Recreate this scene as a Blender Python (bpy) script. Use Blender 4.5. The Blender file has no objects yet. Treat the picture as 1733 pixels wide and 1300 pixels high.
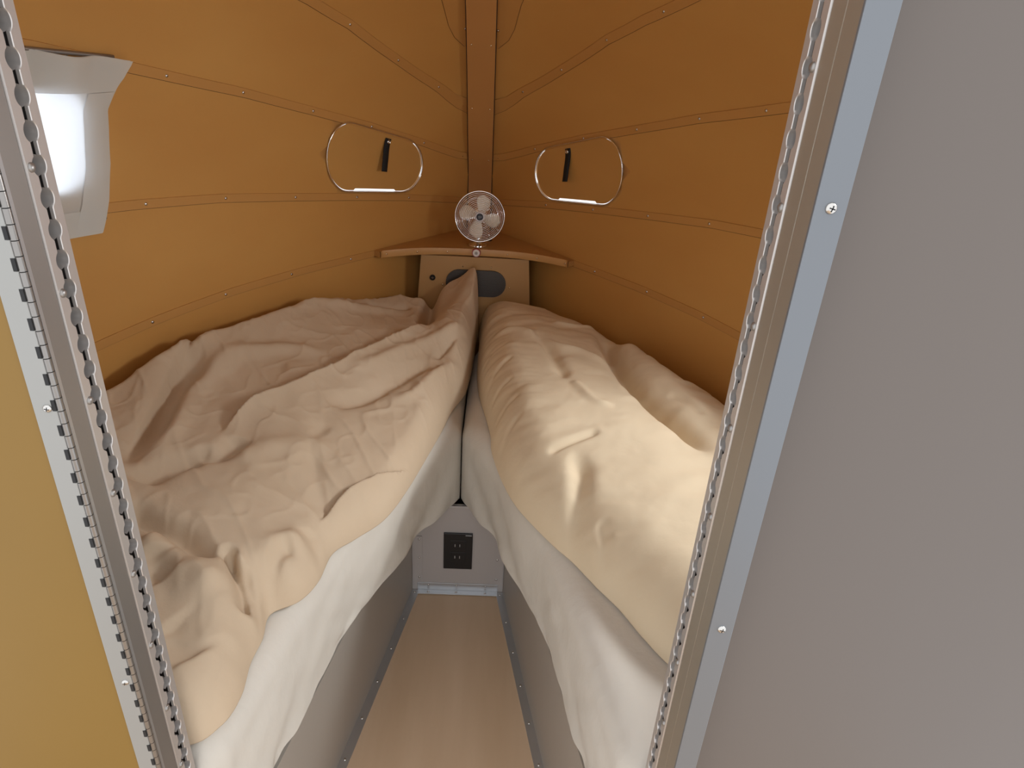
import bpy, bmesh, math
import numpy as np
from mathutils import Vector, Matrix

SC = bpy.context.scene
COL = SC.collection
PI = math.pi

# ---------------------------------------------------------------- camera
F_PX, W_PX, H_PX = 1150.0, 1733.0, 1300.0
CAM = np.array([0.072, 0.0, 1.45])
def cam_basis(nad=(727, 2968), yaw=math.radians(-1.95)):
    n = np.array([nad[0]-866.5, nad[1]-650, F_PX]); up = -n/np.linalg.norm(n)
    ax = np.array([0, 0, 1.0]); fw = ax-ax.dot(up)*up; fw /= np.linalg.norm(fw)
    rt = np.cross(up, fw)
    if rt[0] < 0: rt = -rt
    c, s = math.cos(yaw), math.sin(yaw)
    return np.array([c*rt-s*fw, c*fw+s*rt, up])
BAS = cam_basis()
def ray(px): return BAS @ np.array([px[0]-866.5, px[1]-650, F_PX])
def onz(px, z):
    r = ray(px); return CAM + r*((z-CAM[2])/r[2])
cd = bpy.data.cameras.new('camera'); cam = bpy.data.objects.new('camera', cd); COL.objects.link(cam)
cd.sensor_fit = 'HORIZONTAL'; cd.sensor_width = 36.0; cd.lens = 36.0*F_PX/W_PX
cd.clip_start = 0.02; cd.clip_end = 100
M4 = Matrix.Identity(4)
cols = [BAS[:, 0], -BAS[:, 1], -BAS[:, 2]]
for i, c in enumerate(cols):
    for j in range(3): M4[j][i] = float(c[j])
M4.translation = Vector(CAM.tolist()); cam.matrix_world = M4
SC.camera = cam

# ---------------------------------------------------------------- light
world = bpy.data.worlds.new('world'); SC.world = world; world.use_nodes = True
bg = world.node_tree.nodes['Background']
bg.inputs[0].default_value = (0.95, 0.97, 1.0, 1); bg.inputs[1].default_value = 1.1
def area(name, loc, target, sx, sy, power, color):
    l = bpy.data.lights.new(name, 'AREA'); l.shape = 'RECTANGLE'; l.size = sx; l.size_y = sy
    l.energy = power; l.color = color
    o = bpy.data.objects.new(name, l); COL.objects.link(o); o.location = loc
    o.rotation_euler = (Vector(target)-Vector(loc)).to_track_quat('-Z', 'Y').to_euler()
    return o
area('daylight_right_window', (1.80, 1.05, 2.28), (0.72, 1.05, 1.12), 1.0, 0.95, 54, (0.93, 0.97, 1.0))
area('sky_through_right_window', (0.925, 1.09, 1.26), (0.0, 0.86, 1.05), 0.60, 0.20, 5, (0.93, 0.97, 1.0))
area('daylight_left_window', (-1.30, 1.10, 1.30), (-0.5, 1.10, 1.22), 0.8, 0.5, 9, (0.82, 0.91, 1.0))
SC.view_settings.view_transform = 'Standard'; SC.view_settings.look = 'None'
SC.view_settings.gamma = 1.0; SC.view_settings.use_curve_mapping = False
SC.view_settings.exposure = 0.44

# ---------------------------------------------------------------- materials
def mat(name, color, rough=0.5, metal=0.0, var=0.0, scale=(4, 4, 4), bump=0.0, bscale=200.0, bdist=0.001,
        detail=3.0, coat=0.0, spec=0.5, color2=None, aniso_scale=None):
    m = bpy.data.materials.new(name); m.use_nodes = True
    nt = m.node_tree; N = nt.nodes; L = nt.links
    b = N['Principled BSDF']
    b.inputs['Roughness'].default_value = rough; b.inputs['Metallic'].default_value = metal
    b.inputs['Specular IOR Level'].default_value = spec
    b.inputs['Coat Weight'].default_value = coat; b.inputs['Coat Roughness'].default_value = 0.25
    tc = N.new('ShaderNodeTexCoord'); mp = N.new('ShaderNodeMapping'); mp.inputs['Scale'].default_value = scale
    L.new(tc.outputs['Object'], mp.inputs['Vector'])
    nz = N.new('ShaderNodeTexNoise'); nz.inputs['Scale'].default_value = 1.0; nz.inputs['Detail'].default_value = detail
    L.new(mp.outputs[0], nz.inputs['Vector'])
    r = N.new('ShaderNodeValToRGB')
    c1 = color2 if color2 else tuple(c*(1-var) for c in color)
    r.color_ramp.elements[0].position = 0.3; r.color_ramp.elements[0].color = (*c1, 1)
    r.color_ramp.elements[1].position = 0.7; r.color_ramp.elements[1].color = (*color, 1)
    L.new(nz.outputs['Fac'], r.inputs[0]); L.new(r.outputs[0], b.inputs['Base Color'])
    if bump:
        n2 = N.new('ShaderNodeTexNoise'); n2.inputs['Scale'].default_value = bscale; n2.inputs['Detail'].default_value = 4
        if aniso_scale:
            mp2 = N.new('ShaderNodeMapping'); mp2.inputs['Scale'].default_value = aniso_scale
            L.new(tc.outputs['Object'], mp2.inputs['Vector']); L.new(mp2.outputs[0], n2.inputs['Vector'])
        else: L.new(tc.outputs['Object'], n2.inputs['Vector'])
        bp = N.new('ShaderNodeBump'); bp.inputs['Strength'].default_value = bump; bp.inputs['Distance'].default_value = bdist
        L.new(n2.outputs['Fac'], bp.inputs['Height']); L.new(bp.outputs[0], b.inputs['Normal'])
    return m

MP = mat('birch_ply_wall', (0.60, 0.315, 0.088), 0.42, var=0.09, scale=(2.2, 2.2, 5), bump=0.12, bscale=60, bdist=0.002, color2=(0.56, 0.278, 0.074), spec=0.35)
MB = mat('ply_batten', (0.56, 0.28, 0.08), 0.45, var=0.06, scale=(3, 3, 8), spec=0.35)
MPOST = mat('post_veneer', (0.54, 0.265, 0.085), 0.45, var=0.06, scale=(6, 6, 1.5), spec=0.35)
MEDGE = mat('shelf_edge_veneer', (0.60, 0.32, 0.11), 0.4, var=0.10, scale=(12, 3, 3))
MSHELF = mat('shelf_veneer', (0.52, 0.275, 0.085), 0.4, var=0.08, scale=(8, 3, 3))
MSPK = mat('speaker_panel_veneer', (0.50, 0.285, 0.105), 0.5, var=0.06, scale=(3, 3, 14))
MHATCH = mat('hatch_veneer', (0.60, 0.315, 0.088), 0.4, var=0.08, scale=(3, 3, 6))
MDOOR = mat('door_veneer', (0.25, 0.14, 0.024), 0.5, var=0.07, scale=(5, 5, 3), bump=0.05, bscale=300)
MFLOOR = mat('floor_birch', (0.68, 0.50, 0.345), 0.42, scale=(9, 1.2, 1), color2=(0.56, 0.39, 0.25), detail=5, bump=0.03, bscale=120)
MALU = mat('satin_aluminium', (0.56, 0.57, 0.585), 0.36, metal=0.85, var=0.04, scale=(20, 20, 2))
MALUD = mat('dull_aluminium', (0.36, 0.34, 0.32), 0.4, metal=0.8, var=0.06, scale=(20, 20, 2))
MALUW = mat('white_anodised_edge', (0.36, 0.36, 0.345), 0.45, metal=0.35, var=0.03)
MTRIMR = mat('reflection_tinted_edge', (0.20, 0.215, 0.235), 0.4, metal=0.45, var=0.03)  # bluish reflection from outside put into the trim's base colour
MTAN = mat('tan_anodised_strip', (0.40, 0.35, 0.28), 0.4, metal=0.6, var=0.05)
MBASE = mat('grey_bunk_panel', (0.50, 0.465, 0.42), 0.45, metal=0.45, var=0.05, scale=(2, 2, 2))
MKICK = mat('pinkish_grey_panel', (0.50, 0.46, 0.44), 0.5, metal=0.25, var=0.04)
MGREY = mat('grey_laminate', (0.155, 0.131, 0.116), 0.55, var=0.05, scale=(3, 3, 0.8), bump=0.03, bscale=400)
MCHROME = mat('chrome', (0.86, 0.85, 0.83), 0.12, metal=1.0)
MSTEEL = mat('screw_steel', (0.62, 0.60, 0.57), 0.25, metal=1.0)
MBRASS = mat('screw_brassy', (0.72, 0.58, 0.38), 0.25, metal=1.0)
MBLACK = mat('black_plastic', (0.012, 0.012, 0.013), 0.25)
MDARK = mat('black_gap', (0.01, 0.01, 0.011), 0.6)
MCHAN = mat('track_channel_metal', (0.13, 0.12, 0.115), 0.4, metal=0.6)
MHINGE = mat('hinge_steel', (0.30, 0.285, 0.27), 0.3, metal=0.85)
MTRACK = mat('track_lip_metal', (0.62, 0.58, 0.55), 0.33, metal=0.6, var=0.06, scale=(30, 30, 3))
MWEB = mat('black_webbing', (0.010, 0.010, 0.010), 0.8, bump=0.3, bscale=900)
MDUVL = mat('beige_linen', (0.62, 0.49, 0.35), 0.9, scale=(7, 7, 7), color2=(0.58, 0.45, 0.315), bump=0.35, bscale=35, bdist=0.004, spec=0.15)
MDUVR = mat('cream_cotton', (0.72, 0.595, 0.42), 0.85, scale=(6, 6, 6), color2=(0.69, 0.56, 0.39), bump=0.3, bscale=30, bdist=0.004, spec=0.15)
MSHEET = mat('white_sheet', (0.66, 0.615, 0.545), 0.9, var=0.03, scale=(5, 5, 5), bump=0.35, bscale=14, bdist=0.008, spec=0.15, aniso_scale=(1.6, 1.6, 0.7))
MJOINT = mat('dark_joint', (0.11, 0.05, 0.016), 0.7)
MBLADE = mat('cream_fan_blade', (0.80, 0.70, 0.56), 0.35)
MHUB = mat('pale_hub_ring', (0.68, 0.66, 0.68), 0.35)
MBADGE = mat('dark_hub_badge', (0.02, 0.02, 0.03), 0.3)
MRED = mat('red_plastic', (0.35, 0.05, 0.045), 0.35)
MWHITE = mat('white_plastic', (0.75, 0.72, 0.68), 0.4)
MGRY = mat('grey_plastic', (0.35, 0.33, 0.31), 0.4)
MMARK = mat('pale_print', (0.5, 0.5, 0.5), 0.5)
MROOF = mat('cabin_panel', (0.5, 0.47, 0.44), 0.6)

def grille_mat():
    m = bpy.data.materials.new('perforated_metal'); m.use_nodes = True
    nt = m.node_tree; N = nt.nodes; L = nt.links; b = N['Principled BSDF']
    b.inputs['Metallic'].default_value = 0.6; b.inputs['Roughness'].default_value = 0.45
    tc = N.new('ShaderNodeTexCoord'); sp = N.new('ShaderNodeSeparateXYZ'); L.new(tc.outputs['Object'], sp.inputs[0])
    def ma(op, a, c=None):
        n = N.new('ShaderNodeMath'); n.operation = op
        for i, v in enumerate((a, c)):
            if v is None: continue
            if isinstance(v, (int, float)): n.inputs[i].default_value = v
            else: L.new(v, n.inputs[i])
        return n.outputs[0]
    P = 0.0042
    def lattice(ox, oz):
        fx = ma('SUBTRACT', ma('FRACT', ma('ADD', ma('DIVIDE', sp.outputs[0], P), 100+ox)), 0.5)
        fz = ma('MULTIPLY', ma('SUBTRACT', ma('FRACT', ma('ADD', ma('DIVIDE', sp.outputs[2], P*1.732), 100+oz)), 0.5), 1.732)
        return ma('SQRT', ma('ADD', ma('MULTIPLY', fx, fx), ma('MULTIPLY', fz, fz)))
    d = ma('MINIMUM', lattice(0, 0), lattice(0.5, 0.5))
    h = ma('LESS_THAN', d, 0.33)
    mx = N.new('ShaderNodeMixRGB'); L.new(h, mx.inputs[0])
    mx.inputs[1].default_value = (0.14, 0.13, 0.12, 1); mx.inputs[2].default_value = (0.006, 0.006, 0.006, 1)
    L.new(mx.outputs[0], b.inputs['Base Color'])
    return m
MGRILLE = grille_mat()
def curtain_mat():
    m = bpy.data.materials.new('thin_white_cloth'); m.use_nodes = True
    nt = m.node_tree; N = nt.nodes; L = nt.links; N.remove(N['Principled BSDF'])
    d = N.new('ShaderNodeBsdfDiffuse'); d.inputs[0].default_value = (0.80, 0.77, 0.70, 1)
    t = N.new('ShaderNodeBsdfTranslucent'); t.inputs[0].default_value = (0.74, 0.78, 0.84, 1)
    mx = N.new('ShaderNodeMixShader'); mx.inputs[0].default_value = 0.42
    L.new(d.outputs[0], mx.inputs[1]); L.new(t.outputs[0], mx.inputs[2]); L.new(mx.outputs[0], N['Material Output'].inputs[0])
    return m
MCURT = curtain_mat()
MCURTH = curtain_mat(); MCURTH.name = 'doubled_cloth_hem'
for n in MCURTH.node_tree.nodes:
    if n.type == 'MIX_SHADER': n.inputs[0].default_value = 0.35
def glass_mat():
    m = bpy.data.materials.new('window_glass'); m.use_nodes = True
    nt = m.node_tree; N = nt.nodes; L = nt.links; N.remove(N['Principled BSDF'])
    t = N.new('ShaderNodeBsdfTransparent'); g = N.new('ShaderNodeBsdfGlossy'); g.inputs['Roughness'].default_value = 0.02
    mx = N.new('ShaderNodeMixShader'); mx.inputs[0].default_value = 0.07; L.new(t.outputs[0], mx.inputs[1]); L.new(g.outputs[0], mx.inputs[2])
    L.new(mx.outputs[0], N['Material Output'].inputs[0]); return m
MGLASS = glass_mat()

# ---------------------------------------------------------------- helpers
class MBu:
    def __init__(s): s.v = []; s.f = []
    def add(s, vs, fs):
        o = len(s.v); s.v += [tuple(map(float, p)) for p in vs]; s.f += [tuple(i+o for i in f) for f in fs]; return s
    def box(s, a, b):
        x0, y0, z0 = a; x1, y1, z1 = b
        return s.add([(x0,y0,z0),(x1,y0,z0),(x1,y1,z0),(x0,y1,z0),(x0,y0,z1),(x1,y0,z1),(x1,y1,z1),(x0,y1,z1)],
                     [(0,3,2,1),(4,5,6,7),(0,1,5,4),(1,2,6,5),(2,3,7,6),(3,0,4,7)])
    def prism(s, poly, z0, z1):
        n = len(poly)
        return s.add([(x,y,z0) for x,y in poly]+[(x,y,z1) for x,y in poly],
                     [tuple(range(n-1,-1,-1)), tuple(range(n,2*n))]+[(i,(i+1)%n,(i+1)%n+n,i+n) for i in range(n)])
    def tube(s, pts, r, n=10, closed=False, caps=True):
        pts = [Vector(p) for p in pts]; m = len(pts)
        T = []
        for i in range(m):
            a = pts[(i-1) % m] if (closed or i > 0) else pts[i]; b = pts[(i+1) % m] if (closed or i < m-1) else pts[i]
            T.append((b-a).normalized())
        u = T[0].orthogonal().normalized(); vs = []
        for i in range(m):
            u = (u-T[i]*u.dot(T[i])).normalized(); w = T[i].cross(u)
            rr = r[i] if isinstance(r, (list, tuple)) else r
            for k in range(n):
                a = 2*PI*k/n; vs.append(pts[i]+(u*math.cos(a)+w*math.sin(a))*rr)
        fs = []
        for i in range(m if closed else m-1):
            j = (i+1) % m
            for k in range(n): fs.append((i*n+k, i*n+(k+1) % n, j*n+(k+1) % n, j*n+k))
        if not closed and caps: fs += [tuple(range(n-1, -1, -1)), tuple((m-1)*n+k for k in range(n))]
        return s.add(vs, fs)
    def lathe(s, c, axis, prof, n=24):
        ax = Vector(axis).normalized(); u = ax.orthogonal().normalized(); w = ax.cross(u); c = Vector(c)
        vs = []; fs = []
        for (r, h) in prof:
            for k in range(n):
                a = 2*PI*k/n; vs.append(c+ax*h+(u*math.cos(a)+w*math.sin(a))*r)
        m = len(prof)
        for i in range(m-1):
            for k in range(n): fs.append((i*n+k, i*n+(k+1) % n, (i+1)*n+(k+1) % n, (i+1)*n+k))
        fs += [tuple(range(n-1, -1, -1)), tuple((m-1)*n+k for k in range(n))]
        return s.add(vs, fs)
    def grid(s, P, closed=False):
        nu = len(P); nv = len(P[0]); vs = [p for row in P for p in row]
        return s.add(vs, [(i*nv+j, (i+1)*nv+j, (i+1)*nv+j+1, i*nv+j+1) for i in range(nu-1) for j in range(nv-1)])
    def obj(s, name, m, parent=None, smooth=False, bevel=0, recalc=True, auto=None):
        me = bpy.data.meshes.new(name); me.from_pydata(s.v, [], s.f)
        if recalc:
            b = bmesh.new(); b.from_mesh(me); bmesh.ops.recalc_face_normals(b, faces=b.faces); b.to_mesh(me); b.free()
        me.materials.append(m)
        if smooth: me.polygons.foreach_set('use_smooth', [True]*len(me.polygons))
        o = bpy.data.objects.new(name, me); COL.objects.link(o)
        if auto is not None:
            me.polygons.foreach_set('use_smooth', [True]*len(me.polygons)); me.set_sharp_from_angle(angle=math.radians(auto))
        if bevel:
            bm_ = o.modifiers.new('bevel', 'BEVEL'); bm_.width = bevel; bm_.segments = 2; bm_.limit_method = 'ANGLE'
        if parent: o.parent = parent; o.matrix_parent_inverse = parent.matrix_world.inverted()
        return o
def tag(o, label=None, cat=None, group=None, kind=None):
    if label: o['label'] = label
    if cat: o['category'] = cat
    if group: o['group'] = group
    if kind: o['kind'] = kind
    return o
def empty(name, loc=(0, 0, 0)):
    o = bpy.data.objects.new(name, None); COL.objects.link(o); o.location = loc; o.empty_display_size = 0.05
    o.matrix_world = Matrix.Translation(loc)
    return o
def screw(parent, loc, normal, r=0.004, m=None, name='screw', cross=False):
    ax = Vector(normal).normalized()
    b = MBu().lathe(loc, ax, [(r, -0.0005), (r, 0.0), (r*0.9, r*0.28), (r*0.62, r*0.48), (r*0.25, r*0.58)], 12)
    o = b.obj(name, m or MSTEEL, parent, auto=50)
    if cross:
        u = ax.orthogonal().normalized(); u = (u+ax.cross(u)*0.6).normalized(); w = ax.cross(u); c = Vector(loc)+ax*(r*0.60)
        g = MBu()
        for a, d in ((u, w), (w, u)):
            g.add([c+a*r*.5+d*r*.1, c+a*r*.5-d*r*.1, c-a*r*.5-d*r*.1, c-a*r*.5+d*r*.1,
                   c+a*r*.5+d*r*.1-ax*.0006, c+a*r*.5-d*r*.1-ax*.0006, c-a*r*.5-d*r*.1-ax*.0006, c-a*r*.5+d*r*.1-ax*.0006],
                  [(0,1,2,3),(7,6,5,4),(0,4,5,1),(1,5,6,2),(2,6,7,3),(3,7,4,0)])
        g.obj('cross_slot', MDARK, o)
    return o

# ---------------------------------------------------------------- shell of the tail cabin
YT, YF, Z0, NE = 2.5, 0.6, 0.95, 2.3
def wy(y):
    s = max(0.0, min(1.0, (YT-y)/(YT-YF))); return .04+.91*math.sin(PI/2*s)**.95
def Hy(y):
    t = max(0.0, min(1.0, (YT-y)/(YT-YF))); return 1.02+.96*(1-(1-t)**3.5)
def XW(y, z):
    if z <= Z0: return wy(y)
    q = (z-Z0)/(Hy(y)-Z0)
    return 0.0 if q >= 1 else wy(y)*(1-q**NE)**(1/NE)
def WP(sd, y, z, off=0.0):
    """point on the wall, off metres into the room"""
    e = 1e-3; x = XW(y, z)
    tyv = Vector((XW(y+e, z)-XW(y-e, z), 2*e, 0)); tzv = Vector((XW(y, z+e)-XW(y, z-e), 0, 2*e))
    n = tzv.cross(tyv).normalized()
    if n.x > 0: n = -n
    p = Vector((x, y, z))+n*off
    return Vector((p.x*sd, p.y, p.z))
def WN(sd, y, z):
    return (WP(sd, y, z, 0.01)-WP(sd, y, z, 0)).normalized()
def hatch_outline(sd_unused=None, n=56, grow=0.0):
    """stadium in (y,z) along the wall"""
    # arc-length coordinate along the wall from the centre, z offset
    L2, R = 0.112, 0.090
    pts = []
    for k in range(n//2+1):
        a = -PI/2+PI*k/(n//2); pts.append((L2+(R+grow)*math.cos(a), (R+grow)*math.sin(a)))
    for k in range(n//2+1):
        a = PI/2+PI*k/(n//2); pts.append((-L2+(R+grow)*math.cos(a), (R+grow)*math.sin(a)))
    return pts
HC_Y, HC_Z = 2.150, 1.116
def hyz(s, t, tilt=-0.03):
    """hatch coords (s towards the door) to wall (y,z)"""
    ds = 0.79  # dy per metre of wall here
    return HC_Y-s*ds, HC_Z+t*(1+0.68*s)+s*0.185
for sd, nm in ((-1, 'wall_left'), (1, 'wall_right')):
    ys = [YT-(YT-YF)*(k/64.0)**1.6 for k in range(65)]
    P = []
    for y in ys:
        row = [(sd*wy(y), y, z) for z in np.linspace(0, Z0, 12)]
        H = Hy(y)
        for k in range(1, 41):
            a = PI/2*k/40
            row.append((sd*wy(y)*max(0, math.cos(a))**(2/NE), y, Z0+(H-Z0)*math.sin(a)**(2/NE)))
        P.append(row)
    b = MBu().grid(P)
    wob = b.obj(nm, MP, smooth=True, recalc=False)
    me = wob.data
    # solidify outwards
    so = wob.modifiers.new('s', 'SOLIDIFY'); so.thickness = 0.008
    me.update()
    c = Vector((0, 1.2, 1.0)); pp = me.polygons[200]; inward = pp.normal.dot(c-pp.center) > 0
    so.offset = -1.0 if inward else 1.0
    if not inward:
        me.flip_normals(); so.offset = -1.0
    # cutters: hatch hole and window hole
    def cutter(outline):
        n = len(outline); vs = [WP(sd, y, z, -0.05) for y, z in outline]+[WP(sd, y, z, 0.04) for y, z in outline]
        m_ = MBu().add(vs, [tuple(range(n-1, -1, -1)), tuple(range(n, 2*n))]+[(i, (i+1) % n, (i+1) % n+n, i+n) for i in range(n)])
        bmc = bmesh.new(); mc = bpy.data.meshes.new('c'); mc.from_pydata(m_.v, [], m_.f); bmc.from_mesh(mc)
        bmesh.ops.recalc_face_normals(bmc, faces=bmc.faces); bmesh.ops.triangulate(bmc, faces=bmc.faces); bmc.to_mesh(mc); bmc.free()
        oc = bpy.data.objects.new('c', mc); COL.objects.link(oc); return oc
    def rrect(y0, y1, z0, z1, r, n=8):
        o = []
        for cx, cz, a0 in ((y1-r, z0+r, -PI/2), (y1-r, z1-r, 0), (y0+r, z1-r, PI/2), (y0+r, z0+r, PI)):
            for k in range(n+1):
                a = a0+PI/2*k/n; o.append((cx+r*math.cos(a), cz+r*math.sin(a)))
        return o
    cuts = [cutter([hyz(s, t) for s, t in hatch_outline(grow=-0.002)]), cutter(rrect(0.80, 1.385, 1.15, 1.345, 0.05))]
    for oc in cuts:
        bo = wob.modifiers.new('b', 'BOOLEAN'); bo.object = oc; bo.operation = 'DIFFERENCE'; bo.solver = 'EXACT'
    dg = bpy.context.evaluated_depsgraph_get(); dg.update()
    nm_ = bpy.data.meshes.new_from_object(wob.evaluated_get(dg)); wob.modifiers.clear(); wob.data = nm_
    for oc in cuts: bpy.data.objects.remove(oc)
    tag(wob, kind='structure')
    wob['label'] = ('amber birch plywood wall left of the doorway, with curtained window' if sd < 0 else 'amber birch plywood wall right of the tail post')
    # window frame and pane
    win = empty('window_%d' % (1 if sd < 0 else 2), WP(sd, 1.1, 1.15)); tag(win, kind='structure')
    ol = rrect(0.80, 1.385, 1.15, 1.345, 0.05)
    MBu().tube([WP(sd, y, z, 0.003) for y, z in ol], 0.006, 8, closed=True).obj('window_frame', MALU, win, smooth=True)
    n = 14
    MBu().grid([[WP(sd, y, z, -0.010) for z in np.linspace(1.14, 1.355, 6)] for y in np.linspace(0.79, 1.395, n)]).obj('window_pane', MGLASS, win, smooth=True)

# roof seal behind the tail post (flat strip closing the two shells)
cap = MBu()
cap.grid([[(-0.045, y, z), (0.045, y, z)] for y, z in [(YT+.004, 0.0), (YT+.004, Z0), (YT+.004, 1.03)]])
cap.obj('wall_back', MPOST); tag(bpy.data.objects['wall_back'], kind='structure')

trim_i = [0]
def trim_name():
    trim_i[0] += 1; return 'trim_%d' % trim_i[0]
def interp(tab, y):
    ysv = [a for a, _ in tab]; zs = [b for _, b in tab]; return float(np.interp(y, ysv, zs))
SEAMS = {
 'zero': ([(0.62, 1.90), (1.6, 1.78), (2.0, 1.64), (2.10, 1.555), (2.17, 1.485), (2.21, 1.45)], 2.205, [2.165, 1.98, 1.79]),
 'a': ([(0.62, 1.74), (1.2, 1.68), (1.6, 1.60), (1.85, 1.525), (1.97, 1.48), (2.13, 1.40), (2.26, 1.33), (2.34, 1.27), (2.36, 1.255)], 2.355, [2.33, 2.26, 2.13, 1.97, 1.79, 1.6]),
 'b': ([(0.62, 1.47), (1.3, 1.408), (1.5, 1.372), (1.75, 1.32), (1.94, 1.27), (2.12, 1.22), (2.3, 1.16), (2.45, 1.10)], 2.46, [2.43, 2.30, 2.12, 1.94, 1.75, 1.57, 1.37]),
 'c': ([(0.62, 1.14), (1.3, 1.115), (1.5, 1.10), (1.7, 1.08), (1.9, 1.05), (2.09, 1.02), (2.27, 0.99), (2.5, 0.945)], 2.485, [2.27, 2.09, 1.90, 1.71, 1.52, 1.33]),
 'd': ([(0.62, 0.80), (1.36, 0.822), (1.5, 0.832), (1.7, 0.84), (1.9, 0.84), (2.2, 0.832)], 2.17, [2.06, 1.87, 1.68, 1.49, 1.30]),
}
WORDS = {'zero': 'topmost plywood seam batten', 'a': 'second plywood seam batten from the top', 'b': 'seam batten above the oval hatch',
         'c': 'seam batten below the oval hatch', 'd': 'lowest seam batten, level with the corner shelf'}
for key, (tab, ymax, scs) in SEAMS.items():
    for sd in (-1, 1):
        hw = 0.0105
        yv = list(np.arange(0.62, ymax-0.02, 0.03))+[ymax]
        P = []
        for y in yv:
            z = interp(tab, y); row = []
            for dz, off in ((-hw, 0.0004), (-hw+0.0006, 0.0024), (hw-0.0006, 0.0024), (hw, 0.0004)):
                row.append(WP(sd, y, z+dz, off))
            P.append(row)
        o = MBu().grid(P).obj(trim_name(), MB, auto=30)
        tag(o, WORDS[key]+(' on the left wall' if sd < 0 else ' on the right wall'), kind='structure')
        for y in scs: screw(o, WP(sd, y, interp(tab, y), 0.0022), WN(sd, y, interp(tab, y)), 0.0040, MSTEEL)
        # thin dark joint line along the lower edge of the batten
        MBu().tube([WP(sd, y, interp(tab, y)-hw, 0.0006) for y in yv], 0.0007, 5).obj('joint_line', MJOINT, o)

# tail post / ridge batten
def ypost(z):
    lo, hi = YF, YT
    if z <= Hy(YT): return YT
    for _ in range(40):
        m_ = (lo+hi)/2
        if Hy(m_) > z: lo = m_
        else: hi = m_
    return (lo+hi)/2
path = [(YT-0.012, 0.83), (YT-0.012, 0.95), (YT-0.014, 1.0)]
for z in list(np.arange(1.04, 1.9, 0.03)): path.append((ypost(z)-0.014-0.014*min(1, (z-1.04)/0.15), z-0.010*min(1, (z-1.04)/0.15)))
for y in (1.4, 1.2, 1.0, 0.8, 0.65): path.append((y, Hy(y)-0.012))
def rowpost(y, z, nxt, hw=0.041):
    d = Vector((0, nxt[0]-y, nxt[1]-z)).normalized(); n = Vector((0, -d.z, d.y))
    if n.y > 0 and n.z > 0: n = -n
    base = Vector((0, y, z))
    return [base+Vector((-hw, 0, 0))-n*0.02, base+Vector((-hw, 0, 0)), base+Vector((hw, 0, 0)), base+Vector((hw, 0, 0))-n*0.02]
P = [rowpost(path[i][0], path[i][1], path[i+1] if i+1 < len(path) else (path[i][0]-0.1, path[i][1])) for i in range(len(path))]
post = MBu().grid(P).obj(trim_name(), MPOST, auto=40)
tag(post, 'wide vertical plywood post covering the tail corner above the fan', kind='structure')
for sx in (-1, 1):
    MBu().tube([(p[1] if sx < 0 else p[2])+Vector((sx*0.0012, 0.002, 0)) for p in P], 0.0013, 6).obj('joint_line', MDARK, post)
for (y, z) in ((2.205, 1.455), (2.345, 1.265), (2.455, 1.10), (2.03, 1.62)):
    for sx in (-1, 1):
        i = min(range(len(path)), key=lambda k: abs(path[k][1]-z))
        q = Vector((sx*0.028, path[i][0]-0.001, path[i][1])); screw(post, q, (0, -1, -0.3), 0.003, MBRASS)

# ---------------------------------------------------------------- hatches
for sd, side in ((-1, 'left'), (1, 'right')):
    root = empty('vent_hatch', WP(sd, HC_Y, HC_Z-0.09))
    tag(root, 'oval chrome ringed vent hatch with black pull strap on the %s wall' % side, 'hatch', 'oval vent hatches beside the tail post')
    ol = [hyz(s, t) for s, t in hatch_outline(n=72)]
    MBu().tube([WP(sd, y, z, 0.0048) for y, z in ol], 0.0021, 8, closed=True).obj('outer_ring', MCHROME, root, smooth=True)
    oi = [hyz(s, t) for s, t in hatch_outline(n=72, grow=-0.005)]
    rows = [[WP(sd, y, z, 0.004) for y, z in ol+ol[:1]], [WP(sd, y, z, 0.000) for y, z in oi+oi[:1]], [WP(sd, y, z, -0.010) for y, z in oi+oi[:1]]]
    MBu().grid(rows).obj('inner_rim', MCHROME, root, smooth=True)
    # panel: fills the oval except a slot along its bottom
    cx = [x for x in np.linspace(-0.1970, 0.1970, 60)]
    P = []; Rr = 0.0855
    for s in cx:
        e = abs(s)-0.112; h = math.sqrt(max(0, Rr*Rr-max(0, e)**2)) if e < Rr else 0
        lo = -h
        if -0.086 < s < 0.086: lo = -h+0.0050
        P.append([WP(sd, *hyz(s, lo+(h-lo)*k/12.0), 0.0015) for k in range(13)])
    MBu().grid(P).obj('hatch_panel', MHATCH, root, smooth=True)
    # strap with a snap, hanging away from the panel
    ss = 0.038*(1) if sd < 0 else 0.032
    ss = -0.036
    pts = []
    for k in range(15):
        u = k/14.0; t = 0.075-0.098*u
        off = 0.004+0.020*math.sin(min(1, u*1.5)*PI/2)*u
        pts.append((t, off))
    P = []
    wv = 0.0115
    for t, off in pts:
        lean = (-0.0 if sd > 0 else 0.022)*(0.075-t)/0.098
        P.append([WP(sd, *hyz(ss-wv+lean, t), off), WP(sd, *hyz(ss+wv+lean, t), off)])
    st = MBu().grid(P).obj('pull_strap', MWEB, root, smooth=True)
    sl = st.modifiers.new('s', 'SOLIDIFY'); sl.thickness = 0.0016; sl.offset = 1 if sd > 0 else -1
    y, z = hyz(ss, 0.066)
    MBu().lathe(WP(sd, y, z, 0.008), WN(sd, y, z), [(0.0065, -0.001), (0.0065, 0.001), (0.0050, 0.0024), (0.003, 0.0014), (0.0015, 0.0024)], 14).obj('snap', MSTEEL, st, auto=40)

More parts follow.
